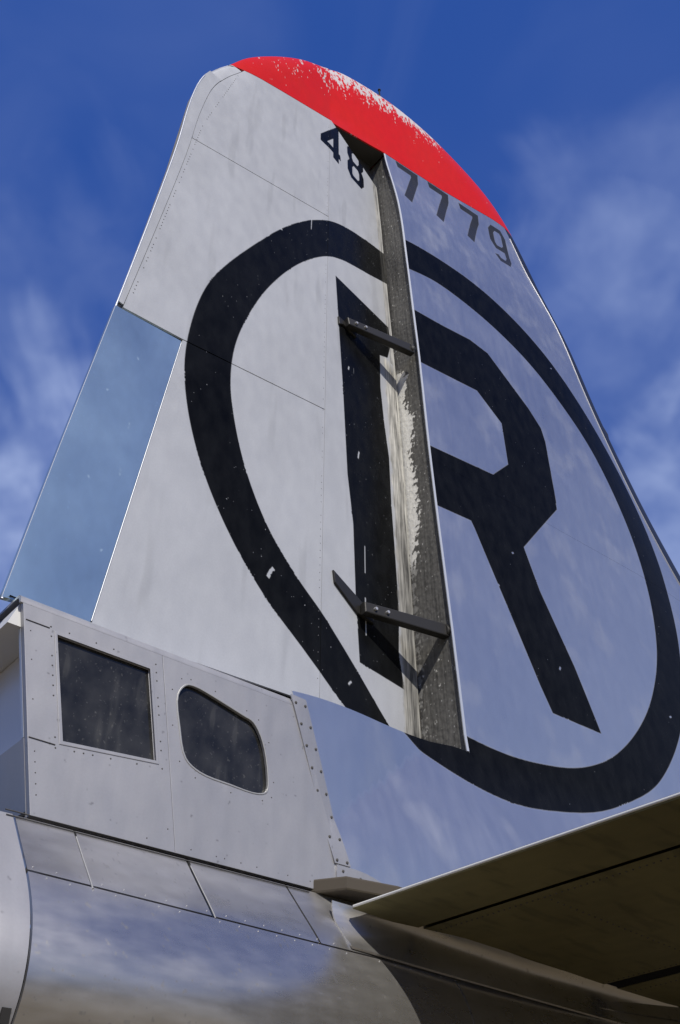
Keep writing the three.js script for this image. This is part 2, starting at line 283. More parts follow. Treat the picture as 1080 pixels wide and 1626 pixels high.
M.body = std(bodyTex, { bumpScale: 0.006 });
const dullTex = metalTex(4, 1024, (x, y) => {
  const bl = fbm(nC, x * 0.9, y * 0.8, 4), fi = fbm(nA, x * 10, y * 5, 4), run = fbm(nB, x * 13, y * 0.8, 4), gr = nC(x * 110, y * 110), sp = sm((nA(x * 55, y * 55) + nB(x * 19, y * 19) - 1.45) / 0.15);
  const v = 0.41 * (1 + 0.07 * bl + 0.05 * fi + 0.05 * run + 0.025 * gr) * (1 - 0.4 * sp);
  return [v * 0.995, v * 0.985, v * 1.01, 0.5 + 0.08 * bl + 0.05 * fi, 0.45, 0.5 + 0.5 * fbm(nB, x * 1.1, y * 1.1, 2)];
});
M.cabin = std(dullTex, { bumpScale: 0.004 });
const tabTex = metalTex(4, 1024, (x, y) => {
  const bl = fbm(nA, x * 1.6, y * 1.0, 4), fi = fbm(nB, x * 16, y * 9, 4), sc = sm((nC(x * 40 + y * 12, y * 9) + nA(x * 90, y * 60) * 0.5 - 1.15) / 0.12), d = 0.6 * sm((nB(x * 9, y * 6) + 0.5 * nC(x * 30, y * 20) - 1.12) / 0.3);
  const v = 0.76 * (1 + 0.12 * bl + 0.05 * fi) + 0.16 * d + 0.1 * sc;
  return [v * 0.70, v * 0.90, v * 0.97, 0.36 + 0.06 * bl + 0.2 * d, 0.85 - 0.5 * d, 0.5];
});
M.tab = std(tabTex);
const underTex = metalTex(4, 512, (x, y) => {
  const bl = fbm(nA, x * 1.4, y * 1.4, 4), fi = fbm(nB, x * 14, y * 7, 4); const st = sm((fbm(nC, x * 3, y * 12, 4) - 0.1) / 0.4), v = 0.175 * (1 + 0.2 * bl + 0.12 * fi) * (1 - 0.25 * st);
  return [v * 1.08, v * 0.97, v * 0.46, 0.6, 0.25, 0.5 + 0.5 * bl];
});
M.stub = new THREE.MeshStandardMaterial({ color: new THREE.Color().setRGB(0.075, 0.06, 0.04), roughness: 0.6, side: THREE.DoubleSide });
M.stab = std(underTex, { bumpScale: 0.004 });
const faceTex = metalTex(8, 2048, (x, y) => {   // rear face of the fin: brown grime, peeled to pale metal along the hinge (x = distance across, y = height)
  const s = fbm(nA, x * 60, y * 5, 4), g = fbm(nB, x * 30, y * 22, 4), st = fbm(nC, x * 50, y * 1.2, 3);
  let v = 0.125 * (1 + 0.3 * s + 0.35 * g + 0.5 * st), r = v * 1.04, gg = v, b = v * 0.9;
  const up = sm((y - 4.3) / 0.6) * sm((5.92 - y) / 0.12), low = 0.2 + 0.8 * up, edge = (0.014 + 0.066 * up * (0.75 + 0.5 * nB(y * 1.9, 3))) + 0.05 * g + 0.016 * nC(y * 28, 1) ;
  let p = y < 5.92 && y > 3.5 ? sm((edge - x) / 0.008) * Math.max(low, sm((up - 0.05) / 0.2)) : 0;
  p = Math.max(p, sm((nA(x * 70, y * 40) + 0.7 * nB(x * 24, y * 15) - 1.12) / 0.1) * 0.75);
  const w = 0.93 + 0.08 * s; return [lerp(r, w, p), lerp(gg, w * 0.98, p), lerp(b, w * 0.9, p), 0.75, 0, 0.5 + 0.4 * g];
});
M.face = std(faceTex, { bumpScale: 0.003 });
const solid = (c, ro = 0.6, me = 0, o = {}) => new THREE.MeshPhysicalMaterial({ color: new THREE.Color().setRGB(...c), roughness: ro, metalness: me, side: THREE.DoubleSide, ...o });
M.black = solid([0.012, 0.012, 0.013], 0.6); M.boot = solid([0.012, 0.014, 0.022], 0.5); M.dark = solid([0.02, 0.019, 0.017], 0.9);
M.edge = solid([0.6, 0.62, 0.65], 0.45, 0.6); M.rim = solid([0.62, 0.61, 0.6], 0.4, 0.5); M.rivet = solid([0.09, 0.085, 0.08], 0.7, 0.2); M.rivetPale = solid([0.16, 0.16, 0.165], 0.5, 0.3);
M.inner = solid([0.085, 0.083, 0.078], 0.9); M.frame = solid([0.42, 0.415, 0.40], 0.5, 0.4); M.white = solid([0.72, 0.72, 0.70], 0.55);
M.arm = solid([0.028, 0.026, 0.023], 0.5, 0.2);
const uvM = (p) => [p[0], p[1]];

// domed rivets along lines on a surface, joined into one part
function rivets(parent, lines, Z, mat, r = 0.005) {
  const gs = [], dome = new THREE.SphereGeometry(r, 6, 3, 0, Math.PI * 2, 0, Math.PI / 2); dome.rotateX(Math.PI / 2); dome.scale(1, 1, 0.5);
  for (const [a, b, n, skip = 0] of lines) for (let i = 0; i < n; i++) {
    if (rnd() < skip) continue;
    const t = n > 1 ? i / (n - 1) : 0, x = lerp(a[0], b[0], t), y = lerp(a[1], b[1], t); gs.push(dome.clone().translate(x, y, Z(x, y)));
  }
  const m = mesh('rivets', mergeGeometries(gs), mat, parent); m.userData.kind = 'stuff'; return m;
}
// ---------------------------------------------------------------- ground and what the polished skin mirrors beyond it
{
  const n = 512, c = document.createElement('canvas'); c.width = c.height = n; const x = c.getContext('2d'), im = x.createImageData(n, n);
  for (let j = 0; j < n; j++) for (let i = 0; i < n; i++) {
    const u = i / 40, v = j / 40, s = fbm(nA, u, v, 5), f = fbm(nB, u * 6, v * 6, 3), k = 1 + 0.35 * s + 0.3 * f;
    im.data.set([S2(0.15 * k), S2(0.115 * k), S2(0.06 * k), 255], (j * n + i) * 4);
  }
  x.putImageData(im, 0, 0);
  const t = new THREE.CanvasTexture(c); t.colorSpace = THREE.SRGBColorSpace; t.wrapS = t.wrapT = THREE.MirroredRepeatWrapping; t.repeat.set(500, 500);
  const g = mesh('ground', new THREE.PlaneGeometry(6000, 6000).rotateX(-Math.PI / 2), new THREE.MeshStandardMaterial({ map: t, roughness: 1 }), scene);
  g.userData = { kind: 'structure', label: 'dry brown grass airfield under the airplane' };
  // a far belt of trees, mirrored as the dark band along the lower fuselage
  const crown = new THREE.IcosahedronGeometry(1, 2), p = crown.attributes.position;
  for (let i = 0; i < p.count; i++) { const v = new THREE.Vector3().fromBufferAttribute(p, i), k = 1 + 0.28 * nA(v.x * 2.2 + v.z, v.y * 2.2 - v.z); p.setXYZ(i, v.x * k, v.y * k, v.z * k); }
  crown.computeVertexNormals();
  const N = 700, wood = new THREE.InstancedMesh(crown, new THREE.MeshStandardMaterial({ color: new THREE.Color().setRGB(0.035, 0.05, 0.022), roughness: 1 }), N), mt = new THREE.Matrix4(), q = new THREE.Quaternion();
  for (let i = 0; i < N; i++) {
    const a = rnd() * Math.PI * 2, d = 210 + rnd() * 50, h = 4 + rnd() * 4.5; q.setFromAxisAngle(new THREE.Vector3(0, 1, 0), rnd() * 6);
    wood.setMatrixAt(i, mt.compose(new THREE.Vector3(Math.cos(a) * d, h * 0.8, Math.sin(a) * d), q, new THREE.Vector3(h * (0.8 + rnd() * 0.5), h, h)));
  }
  wood.name = 'far_wood'; wood.userData = { kind: 'stuff', label: 'far belt of dark green trees round the airfield', category: 'trees' }; scene.add(wood);
}

// ---------------------------------------------------------------- fin
const G = 0.003;   // half of a joint between skins
{
  const fin = group('fin');
  const ease = (u) => 1 - (1 - u) ** 1.8;
  // skins between two height curves; s = 0 at the hinge, 1 at the leading edge
  const row = (y0, y1, s0, s1, sgn = 1) => (u, v) => {
    const s = lerp(s0, s1, ease(u)); let y = lerp(y0(3.5), y1(3.5), v), x = 3.5;
    for (let i = 0; i < 14; i++) { x = 0.5 * x + 0.5 * lerp(xHinge(y), xLE(y), s); y = lerp(y0(x), y1(x), v); }
    x = lerp(xHinge(y), xLE(y), s); return [x, y, sgn * zFin(x, y)];
  };
  const low = (x) => 3.3605, mid = (x) => 5.07 + 0.045 * (x - 2.8), top = (x) => yRed(x) - G;
  const BS = 0.855;
  const rows = [[low, (x) => mid(x) - 0.0006], [(x) => mid(x) + 0.0006, top]];
  for (const [a, b] of rows) {
    mesh('skin_panel', sheet(row(a, b, 0, BS), 70, 60, { lip: 0, uv: finTex.uv }), M.fin, fin);
    mesh('deicing_boot', sheet(row(a, b, BS, 1), 6, 60, { lip: 0 }), M.boot, fin);
    mesh('port_skin', sheet(row(a, b, 0, 1, -1), 40, 40, { flip: true, lip: 0 }), M.fairing, fin);
  }
  const bead = (y) => { const x = lerp(xHinge(y), xLE(y), BS); return [x, y, zFin(x, y)]; };
  mesh('boot_edge', tube(Array.from({ length: 50 }, (_, i) => bead(lerp(3.6, 8.4, i / 49))), 0.0045, 6, 100), M.rim, fin);
  // red tip cap, overhanging the nose of the rudder
  const topAt = (t) => { const c = OUT.slice(0, 26), k = t * 25, i = Math.min(Math.floor(k), 24); return [lerp(c[i][0], c[i + 1][0], k - i), lerp(c[i][1], c[i + 1][1], k - i)]; };
  const cap = (sgn) => (u, v) => {
    const xb = lerp(xSpar(7.9) + 0.004, 4.335, u), a = [xb, yRed(xb) + G], b = topAt(u * 0.985), w = 1 - (1 - v) ** 1.8, x = lerp(a[0], b[0], w), y = lerp(a[1], b[1], w);
    return [x, y, sgn * zFin(x, y)];
  };
  const capParts = [sheet(cap(1), 60, 24, { lip: 0.01, uv: finTex.uv }), sheet(cap(-1), 60, 24, { lip: 0.01, flip: true, uv: finTex.uv })];
  mesh('tip_cap', mergeGeometries(capParts), M.fin, fin, 'red painted tip of the fin with flaking pale top edge');
  const xs = (u) => lerp(xSpar(7.9), xHinge(8.1), u);
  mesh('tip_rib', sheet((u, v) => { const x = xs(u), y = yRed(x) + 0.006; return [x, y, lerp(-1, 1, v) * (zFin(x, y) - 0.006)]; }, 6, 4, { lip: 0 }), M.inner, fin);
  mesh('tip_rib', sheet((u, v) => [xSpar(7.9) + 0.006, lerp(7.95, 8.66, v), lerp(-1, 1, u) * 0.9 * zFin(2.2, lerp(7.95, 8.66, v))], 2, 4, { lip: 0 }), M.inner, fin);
  mesh('gap_shade_sheet', sheet((u, v) => [lerp(2.17, 2.69, u), lerp(7.6, 8.14, v), -0.035 + 0.05 * (1 - u)], 2, 2, { lip: 0 }), M.inner, fin);  // dark sheet added behind the opening under the cap, standing in for shade
  // rear face behind which the rudder nose swings
  const y0 = 3.33, y1 = 8.09;
  mesh('rear_spar', sheet((u, v) => { const y = lerp(y0, y1, v), x = xHinge(y) + 0.001; return [x, y, lerp(-zFin(x, y) * 0.98, zFin(x, y) - 0.004, u)]; }, 20, 60, { lip: 0, flip: true, uv: (p) => [Math.abs(p[2] - 0.0), p[1]] }), M.face, fin);
  // bright bare lip of the skin along that face
  mesh('skin_lip', sheet((u, v) => { const y = lerp(3.365, 8.1, v), x = xHinge(y); return [x - 0.012 * (1 - u), y, zFin(x, y) + 0.0015 * u - 0.001 * (1 - u)]; }, 2, 60, { lip: 0.006 }), M.edge, fin);
  // hinge arms
  const arms = [[[2.838, 3.985, 0.195], [2.38, 3.958, 0.128], [2.19, 4.075, 0.140], [2.20, 4.015, 0.139]], [[2.775, 5.93, 0.165], [2.30, 5.842, 0.134], [2.235, 5.85, 0.136], [2.24, 5.79, 0.135]]];
  for (const [a, b, c, d] of arms) {
    const A = new THREE.Vector3(...a), B = new THREE.Vector3(...b), L = A.distanceTo(B), dir = B.clone().sub(A).normalize();
    const sh = new THREE.Shape([[0, -0.027], [L, -0.021], [L, 0.021], [0, 0.027]].map((p) => new THREE.Vector2(...p)));
    const g = new THREE.ExtrudeGeometry(sh, { depth: 0.03, bevelEnabled: true, bevelThickness: 0.006, bevelSize: 0.006, bevelSegments: 2 }); g.translate(0, 0, -0.015);
    const zAx = new THREE.Vector3(0, 0, 1), yAx = zAx.clone().cross(dir).normalize(), z2 = dir.clone().cross(yAx);
    g.applyMatrix4(new THREE.Matrix4().makeBasis(dir, yAx, z2).setPosition(A));
    mesh('hinge_arm', g, M.arm, fin);
    // wedge that runs into the rudder skin
    const w = [[b[0] + 0.1, b[1] + 0.028], [b[0] + 0.1, b[1] - 0.02], [b[0] - 0.02, b[1] - 0.022], [d[0], d[1]], [c[0], c[1]]];
    const wg = plate(w, [], 0, 0.03, 0.004), p = wg.attributes.position;
    for (let i = 0; i < p.count; i++) p.setZ(i, p.getZ(i) + zRudFlat(p.getX(i), p.getY(i)) + 0.012);
    wg.computeVertexNormals(); mesh('bracket_plate', wg, M.arm, fin);
    mesh('bolt_flange', new THREE.CylinderGeometry(0.03, 0.036, 0.016, 8).rotateZ(Math.PI / 2).translate(a[0] - 0.012, a[1], a[2]), M.arm, fin);
    for (const k of [0.1, 0.24]) { const q = A.clone().lerp(B, 1 - k); mesh('bolt', new THREE.CylinderGeometry(0.008, 0.009, 0.016, 6).rotateX(Math.PI / 2).translate(q.x, q.y, q.z + 0.024), M.rim, fin); }
  }
  // small rod on the top edge
  mesh('static_rod', mergeGeometries([new THREE.CylinderGeometry(0.006, 0.009, 0.16, 8).translate(2.79, 9.2, 0.02), new THREE.SphereGeometry(0.014, 8, 6).translate(2.79, 9.28, 0.02)]), M.dark, fin);
}

// ---------------------------------------------------------------- rudder
{
  const rud = group('rudder');
  const tabX = (y) => lerp(1.046, 1.226, (y - 3.253) / (4.753 - 3.253));
  const seamLow = (x) => x < 1.226 ? lerp(4.674, 4.760, (x - 0.89) / 0.336) : lerp(4.760, 5.03, (x - 1.226) / 0.9);
  const seamUp = (x) => lerp(6.20, 6.70, (x - 1.07) / 1.04);
  const bottom = (x) => 3.2 + 0.135 * (x - 0.74);
  const strip = (y) => lerp(0.03, 0.08, clamp((y - 4.7) / 2));
  const area = (xa, xb, ya, yb, Z = zRud) => (u, v) => {
    let x = 1.7, y = 5;
    for (let i = 0; i < 24; i++) { y = lerp(ya(x), yb(x), v); x = 0.4 * x + 0.6 * lerp(xa(y), xb(y), u); }
    return [x, y, Z(x, y)];
  };
  const o = { lip: 0.01, uv: rudTex.uv }, spar = (y) => xSpar(y) - G * 0.5, stripX = (y) => xRTE(y) + strip(y);
  mesh('skin_panel', sheet(area((y) => tabX(y) + G, spar, bottom, (x) => seamLow(x) - G), 30, 30, o), M.rudder, rud);
  mesh('skin_panel', sheet(area((y) => stripX(y) + G * 0.5, spar, (x) => seamLow(x) + G, (x) => seamUp(x) - G), 30, 30, o), M.rudder, rud);
  mesh('skin_panel', sheet(area((y) => stripX(y) + G * 0.5, spar, (x) => seamUp(x) + G, (x) => yRed(x) - G), 40, 40, o), M.rudder, rud);
  mesh('trailing_edge_strip', sheet((u, v) => { const y = lerp(4.70, 7.34, v), x = lerp(xRTE(y), stripX(y) - G * 0.5, u), yy = Math.min(y, yRed(Math.max(x, 1.28)) - G); return [x, yy, zRud(x, yy) + 0.001]; }, 4, 60, { ...o, lip: 0.006 }), M.rudder, rud);
  mesh('tip', sheet((u, v) => { const x = lerp(1.285, 2.160, u), w = 1 - (1 - v) ** 1.6, y = lerp(yRed(x) + G, Math.max(yRTE(x), yRed(x) + 0.01), w); return [x, y, zRud(x, y)]; }, 50, 24, o), M.rudder, rud, 'red painted top of the rudder with flaking paint');
  const noseTop = (x) => lerp(7.90, 7.80, (x - 2.165) / 0.5);
  mesh('nose_skin', sheet(area((y) => xSpar(y) + G * 0.5, (y) => xHinge(y) - 0.016, (x) => bottom(x) + 0.0, noseTop), 30, 60, o), M.rudder, rud);
  const tab = mesh('trim_tab', sheet((u, v) => { const y = lerp(lerp(3.195, 3.253, u), lerp(4.662, 4.742, u), v), x = lerp(xRTE(y), tabX(y) - 0.004, u); return [x, y, zRud(x, y) + 0.002]; }, 8, 24, { lip: 0.02, uv: uvM }), M.tab, rud, 'blue grey bare metal trim tab at the lower trailing edge');
  // bright rounded edges of tab and trailing edge
  const line = (f, n = 30) => Array.from({ length: n + 1 }, (_, i) => f(i / n));
  mesh('trailing_edge', mergeGeometries([tube(line((t) => { const y = lerp(3.19, 7.32, t), x = xRTE(y); return [x + 0.002, y, zRud(x, y) - 0.003]; }), 0.0045, 8, 60)]), M.edge, rud);
  mesh('tab_hinge', tube(line((t) => { const y = lerp(3.26, 4.735, t), x = tabX(y); return [x, y, zRud(x, y) - 0.001]; }), 0.0022, 8, 40), M.edge, rud);
  // dark gap above the tab
  // far side of the rudder and its end ribs
  const back = (x, y) => 2 * zChord(x) - zRud(x, y);
  const far = sheet((u, v) => { const yb = 3.2, x0 = lerp(0.74, 2.83, u), y = lerp(bottom(x0), Math.min(x0 < 2.17 ? yRTE(x0) : 7.82, 8.6), v), x = Math.max(x0, xRTE(y)); return [x, y, Math.min(back(x, y), zRud(x, y) - 0.012 * Math.min(1, (x - xRTE(y)) * 20))]; }, 40, 60, { lip: 0, flip: true });
  mesh('port_skin', far, M.cabin, rud);
  mesh('bottom_rib', sheet((u, v) => { const x = lerp(0.76, 2.83, u), y = bottom(x) + 0.004; return [x, y, lerp(back(x, y), zRud(x, y) - 0.002, v)]; }, 20, 2, { lip: 0 }), M.dark, rud);
  mesh('top_rib', sheet((u, v) => { const x = lerp(2.17, 2.69, u), y = noseTop(x) - 0.004; return [x, y, lerp(back(x, y), zRud(x, y) - 0.003, v)]; }, 8, 2, { lip: 0 }), M.dark, rud);
  rivets(rud, [[[xSpar(3.5) - 0.014, 3.5], [xSpar(7.85) - 0.014, 7.85], 110, 0.35]], zRud, M.rivetPale, 0.0026);
  rivets(rud, [[[0.95, 4.78], [1.15, 6.4], 60, 0.3], [[1.17, 6.5], [1.34, 7.25], 24, 0.3]], zRud, M.rivet, 0.0032);
}

// ---------------------------------------------------------------- tail fairing between rudder, cabin and stabilizer
{
  const fair = group('tail_fairing');
  const edgeX = (y) => lerp(1.961, 1.745, (y - 2.606) / (3.19 - 2.606));
  const topY = (x) => interp(x, [1.7, 1.85, 2.07, 2.35, 2.585, 2.82, 2.86, 12], [3.19, 3.20, 3.232, 3.275, 3.315, 3.355, 3.36, 3.36]);
  const P = (xa, xb, off = 0) => (u, v) => { const s = u * u * 0.4 + u * 0.6, x0 = lerp(xa(2.9), xb, s), y = lerp(2.45, topY(x0), v), x = lerp(xa(y), xb, s); return [x, y, zFin(x, y) + off]; };
  mesh('skin_panel', sheet(P((y) => edgeX(y) + 0.01, 4.4, 0.001), 70, 30, { lip: 0.004, uv: finTex.uv }), M.fin, fair);
  mesh('skin_panel', sheet((u, v) => { const x = lerp(4.41, 9, u), y = lerp(2.45, 3.3595, v); return [x, y, zFin(x, y) + 0.002]; }, 30, 20, { uv: uvM }), M.fairing, fair);
  mesh('port_skin', sheet((u, v) => { const x = lerp(1.8, 9, u), y = lerp(2.45, topY(x), v); return [x, y, -zFin(x, y)]; }, 50, 16, { flip: true, lip: 0 }), M.fairing, fair);
  mesh('top_rib', sheet((u, v) => { const x = lerp(1.8, 2.84, u), y = topY(x) - 0.006; return [x, y, lerp(-zFin(x, y), zFin(x, y) - 0.004, v)]; }, 16, 2, { lip: 0 }), M.dark, fair);
  // riveted butt strap along the cabin
  mesh('butt_strap', sheet((u, v) => { const y = lerp(2.66, 3.185, v), x = edgeX(y) + lerp(-0.004, 0.062, u); return [x, y, zFin(x, y) + 0.006]; }, 6, 24, { lip: 0.005, uv: uvM }), M.cabin, fair);
  mesh('butt_strap', sheet((u, v) => { const x = lerp(1.945, 2.32, u), yb = 2.56, y = lerp(yb, 2.656 + 0.0 - 0.06 * sm((x - 2.02) / 0.3), v); return [x, y, zFin(x, y) + 0.006]; }, 12, 4, { lip: 0.005, uv: uvM }), M.cabin, fair);
  rivets(fair, [0.008, 0.05].map((d) => [[edgeX(2.67) + d, 2.67], [edgeX(3.16) + d, 3.16], 8, 0]), (x, y) => zFin(x, y) + 0.007, M.rivet, 0.0055);
  rivets(fair, [[[1.97, 2.64], [2.26, 2.6], 5, 0]], (x, y) => zFin(x, y) + 0.007, M.rivet, 0.005);
}

// ---------------------------------------------------------------- gunner's cabin
{
  const cab = group('gunner_cabin'), Z = 0.45;
  const aftX = (y) => lerp(0.915, 0.79, (y - 2.602) / 0.5);
  const edgeX = (y) => lerp(1.961, 1.745, (y - 2.606) / (3.19 - 2.606));
  const seamX = (y) => lerp(1.350, 1.240, (y - 2.62) / 0.54);
  const win1 = [[0.892, 3.092], [1.208, 3.093], [1.269, 2.806], [0.971, 2.778]];
  const k = Z;
  const win2 = roundPoly([[1.337, 3.080], [1.312, 3.038], [1.330, 2.936], [1.362, 2.845], [1.414, 2.816], [1.525, 2.807], [1.632, 2.806], [1.664, 2.822], [1.667, 2.868], [1.640, 2.980], [1.600, 3.036], [1.557, 3.048], [1.452, 3.072], [1.368, 3.086]], 4);
  const topY = 3.15;
  mesh('skin_panel', plate([[aftX(2.56), 2.565], [seamX(2.565) - 0.0004, 2.565], [seamX(topY) - 0.0004, topY], [aftX(topY), topY]], [win1], Z, 0.02, 0.0012), M.cabin, cab);
  mesh('skin_panel', plate([[seamX(2.565) + 0.0004, 2.565], [edgeX(2.565) + 0.02, 2.565], [edgeX(topY) + 0.02, topY], [seamX(topY) + 0.0004, topY]], [win2], Z, 0.02, 0.0012), M.cabin, cab);
  // rounded roof edge and roof
  const roof = (u, v) => { const x = lerp(aftX(3.17) - 0.004, 1.78, u), a = lerp(0, Math.PI / 2, Math.min(v * 2, 1)), r = 0.035; return v < 0.5 ? [x, topY + r * Math.sin(a), Z - r + r * Math.cos(a)] : [x, topY + r + 0.012 * (v - 0.5), lerp(Z - r, -Z + r, (v - 0.5) * 2)]; };
  mesh('roof', sheet(roof, 20, 40, { lip: 0.01, flip: false, uv: (p) => [p[0], p[1] + p[2]] }), M.cabin, cab);
  mesh('port_wall', plate([[aftX(2.56), 2.565], [2.0, 2.565], [1.8, topY], [aftX(topY), topY]], [], -Z + 0.02, 0.02), M.cabin, cab);
  mesh('floor_panel', new THREE.BoxGeometry(1.1, 0.012, 2 * Z - 0.05).translate(1.47, 2.575, 0), M.dark, cab);
  mesh('bulkhead', new THREE.BoxGeometry(0.015, 0.56, 2 * Z - 0.05).translate(1.72, 2.87, 0), M.dark, cab);
  mesh('lining', new THREE.BoxGeometry(0.84, 0.01, 2 * Z - 0.06).translate(1.3, 3.14, 0), M.dark, cab);
  // side windows: dusty dark panes set 8 mm in, thin rims
  const dust = metalTex(1.2, 512, (x, y) => {
    const d = fbm(nA, x * 7, y * 6, 5), s = sm((nB(x * 110, y * 90) + nC(x * 40, y * 40) - 1.1) / 0.3), wipe = sm((fbm(nC, x * 12, y * 2.5, 3) - 0.1) / 0.4), v = 0.02 + 0.03 * (d + 0.5) + 0.018 * wipe + 0.05 * s;
    return [v, v * 0.98, v * 0.93, 0.14 + 0.2 * wipe + 0.3 * s, 0, 0.5];
  });
  M.pane = new THREE.MeshPhysicalMaterial({ map: dust.map, roughnessMap: dust.orm, roughness: 1, metalness: 0, transmission: 0.0, ior: 1.5, side: THREE.DoubleSide });
  M.pane.transmission = 0.25; M.pane.thickness = 0;
  const flat = (pts, z) => { const g = new THREE.ShapeGeometry(new THREE.Shape(pts.map((p) => new THREE.Vector2(...p)))); g.translate(0, 0, z); return g; };
  const w1 = mesh('window_pane', flat(win1, Z - 0.012), M.pane, cab), w2 = mesh('window_pane', flat(win2, Z - 0.012), M.pane, cab);
  const inset = (pts, d) => { const cx = pts.reduce((a, p) => a + p[0], 0) / pts.length, cy = pts.reduce((a, p) => a + p[1], 0) / pts.length; return pts.map(([x, y]) => { const l = Math.hypot(x - cx, y - cy); return [x + (cx - x) / l * d, y + (cy - y) / l * d]; }); };
  mesh('window_frame', plate(inset(win1, -0.009), [inset(win1, 0.003)], Z + 0.002, 0.012, 0.0015), M.cabin, cab);
  mesh('window_frame', plate(inset(win2, -0.003), [inset(win2, 0.003)], Z + 0.002, 0.012, 0.0015), M.frame, cab);
  const loop = (pts, d, n) => pts.map((p, i) => { const q = inset(pts, -d); return [q[i], q[(i + 1) % pts.length], n]; });
  rivets(cab, loop(win1, 0.024, 13).map((l) => [...l, 0.6]), () => Z, M.rivet, 0.0028);
  rivets(cab, inset(win2, -0.024).filter((_, i) => i % 4 === 0).map((p) => [p, p, 1]), () => Z, M.rivet, 0.0024);
  rivets(cab, [[[seamX(2.6) - 0.02, 2.6], [seamX(3.12) - 0.02, 3.12], 22, 0.92], [[0.95, 2.585], [1.9, 2.585], 34, 0.75], [[aftX(2.62) + 0.02, 2.62], [aftX(3.1) + 0.02, 3.1], 18, 0.7]], () => Z, M.rivet, 0.0022);
  // thin seams beside the square window: narrow proud strap aft of it
  mesh('frame_strap', plate([[aftX(2.775) + 0.006, 2.765], [0.955, 2.765], [0.955, 2.7675], [aftX(2.775) + 0.006, 2.7675]], [], Z + 0.0025, 0.006, 0.001), M.rivet, cab);
  mesh('frame_strap', plate([[aftX(3.1) + 0.006, 3.100], [0.87, 3.100], [0.87, 3.1025], [aftX(3.1) + 0.006, 3.1025]], [], Z + 0.0025, 0.006, 0.001), M.rivet, cab);
  // rear face: raked frame round a deep window with a pale bluish pane
  const rear = new THREE.Group(); rear.name = numbered('rear_window'); cab.add(rear);
  const RX = (y) => aftX(y), bar = (y0, y1, z0, z1, d, mat, name, slope = 0) => {
    const g = new THREE.BufferGeometry(), a = [], q = [[z0, y0], [z1, y0], [z1, y1], [z0, y1]];
    const P = (i, k) => [RX(q[i][1]) + k - (k ? 0 : slope * (1 - (q[i][1] - y0) / (y1 - y0))), q[i][1], q[i][0]];
    const f = (p, r, s, t) => a.push(...p, ...r, ...s, ...p, ...s, ...t);
    f(P(0, 0), P(1, 0), P(2, 0), P(3, 0)); f(P(3, d), P(2, d), P(1, d), P(0, d));
    for (let i = 0; i < 4; i++) { const j = (i + 1) % 4; f(P(i, d), P(j, d), P(j, 0), P(i, 0)); }
    g.setAttribute('position', new THREE.Float32BufferAttribute(a, 3)); g.computeVertexNormals();
    g.setAttribute('uv', new THREE.Float32BufferAttribute(new Float32Array(a.length / 3 * 2).map((_, i) => a[(i >> 1) * 3 + (i % 2 ? 1 : 2)]), 2));
    return mesh(name, g, mat, rear);
  };
  bar(3.085, 3.155, -Z + 0.021, Z - 0.021, 0.10, M.white, 'header', 0.04); bar(2.565, 2.77, -Z + 0.021, Z - 0.021, 0.08, M.cabin, 'sill_panel');
  for (const s of [-1, 1]) bar(2.772, 3.083, s > 0 ? Z - 0.034 : -Z + 0.022, s > 0 ? Z - 0.022 : -Z + 0.034, 0.08, M.edge, 'jamb');
  mesh('glass', sheet((u, v) => { const y = lerp(2.772, 3.083, v); return [RX(y) + 0.07, y, lerp(-Z + 0.036, Z - 0.036, u)]; }, 2, 2, { lip: 0, flip: true }), new THREE.MeshPhysicalMaterial({ color: new THREE.Color().setRGB(0.85, 0.86, 0.92), roughness: 0.2, transmission: 0.15, thickness: 0, side: THREE.DoubleSide }), rear, 'pale rear window pane');
}

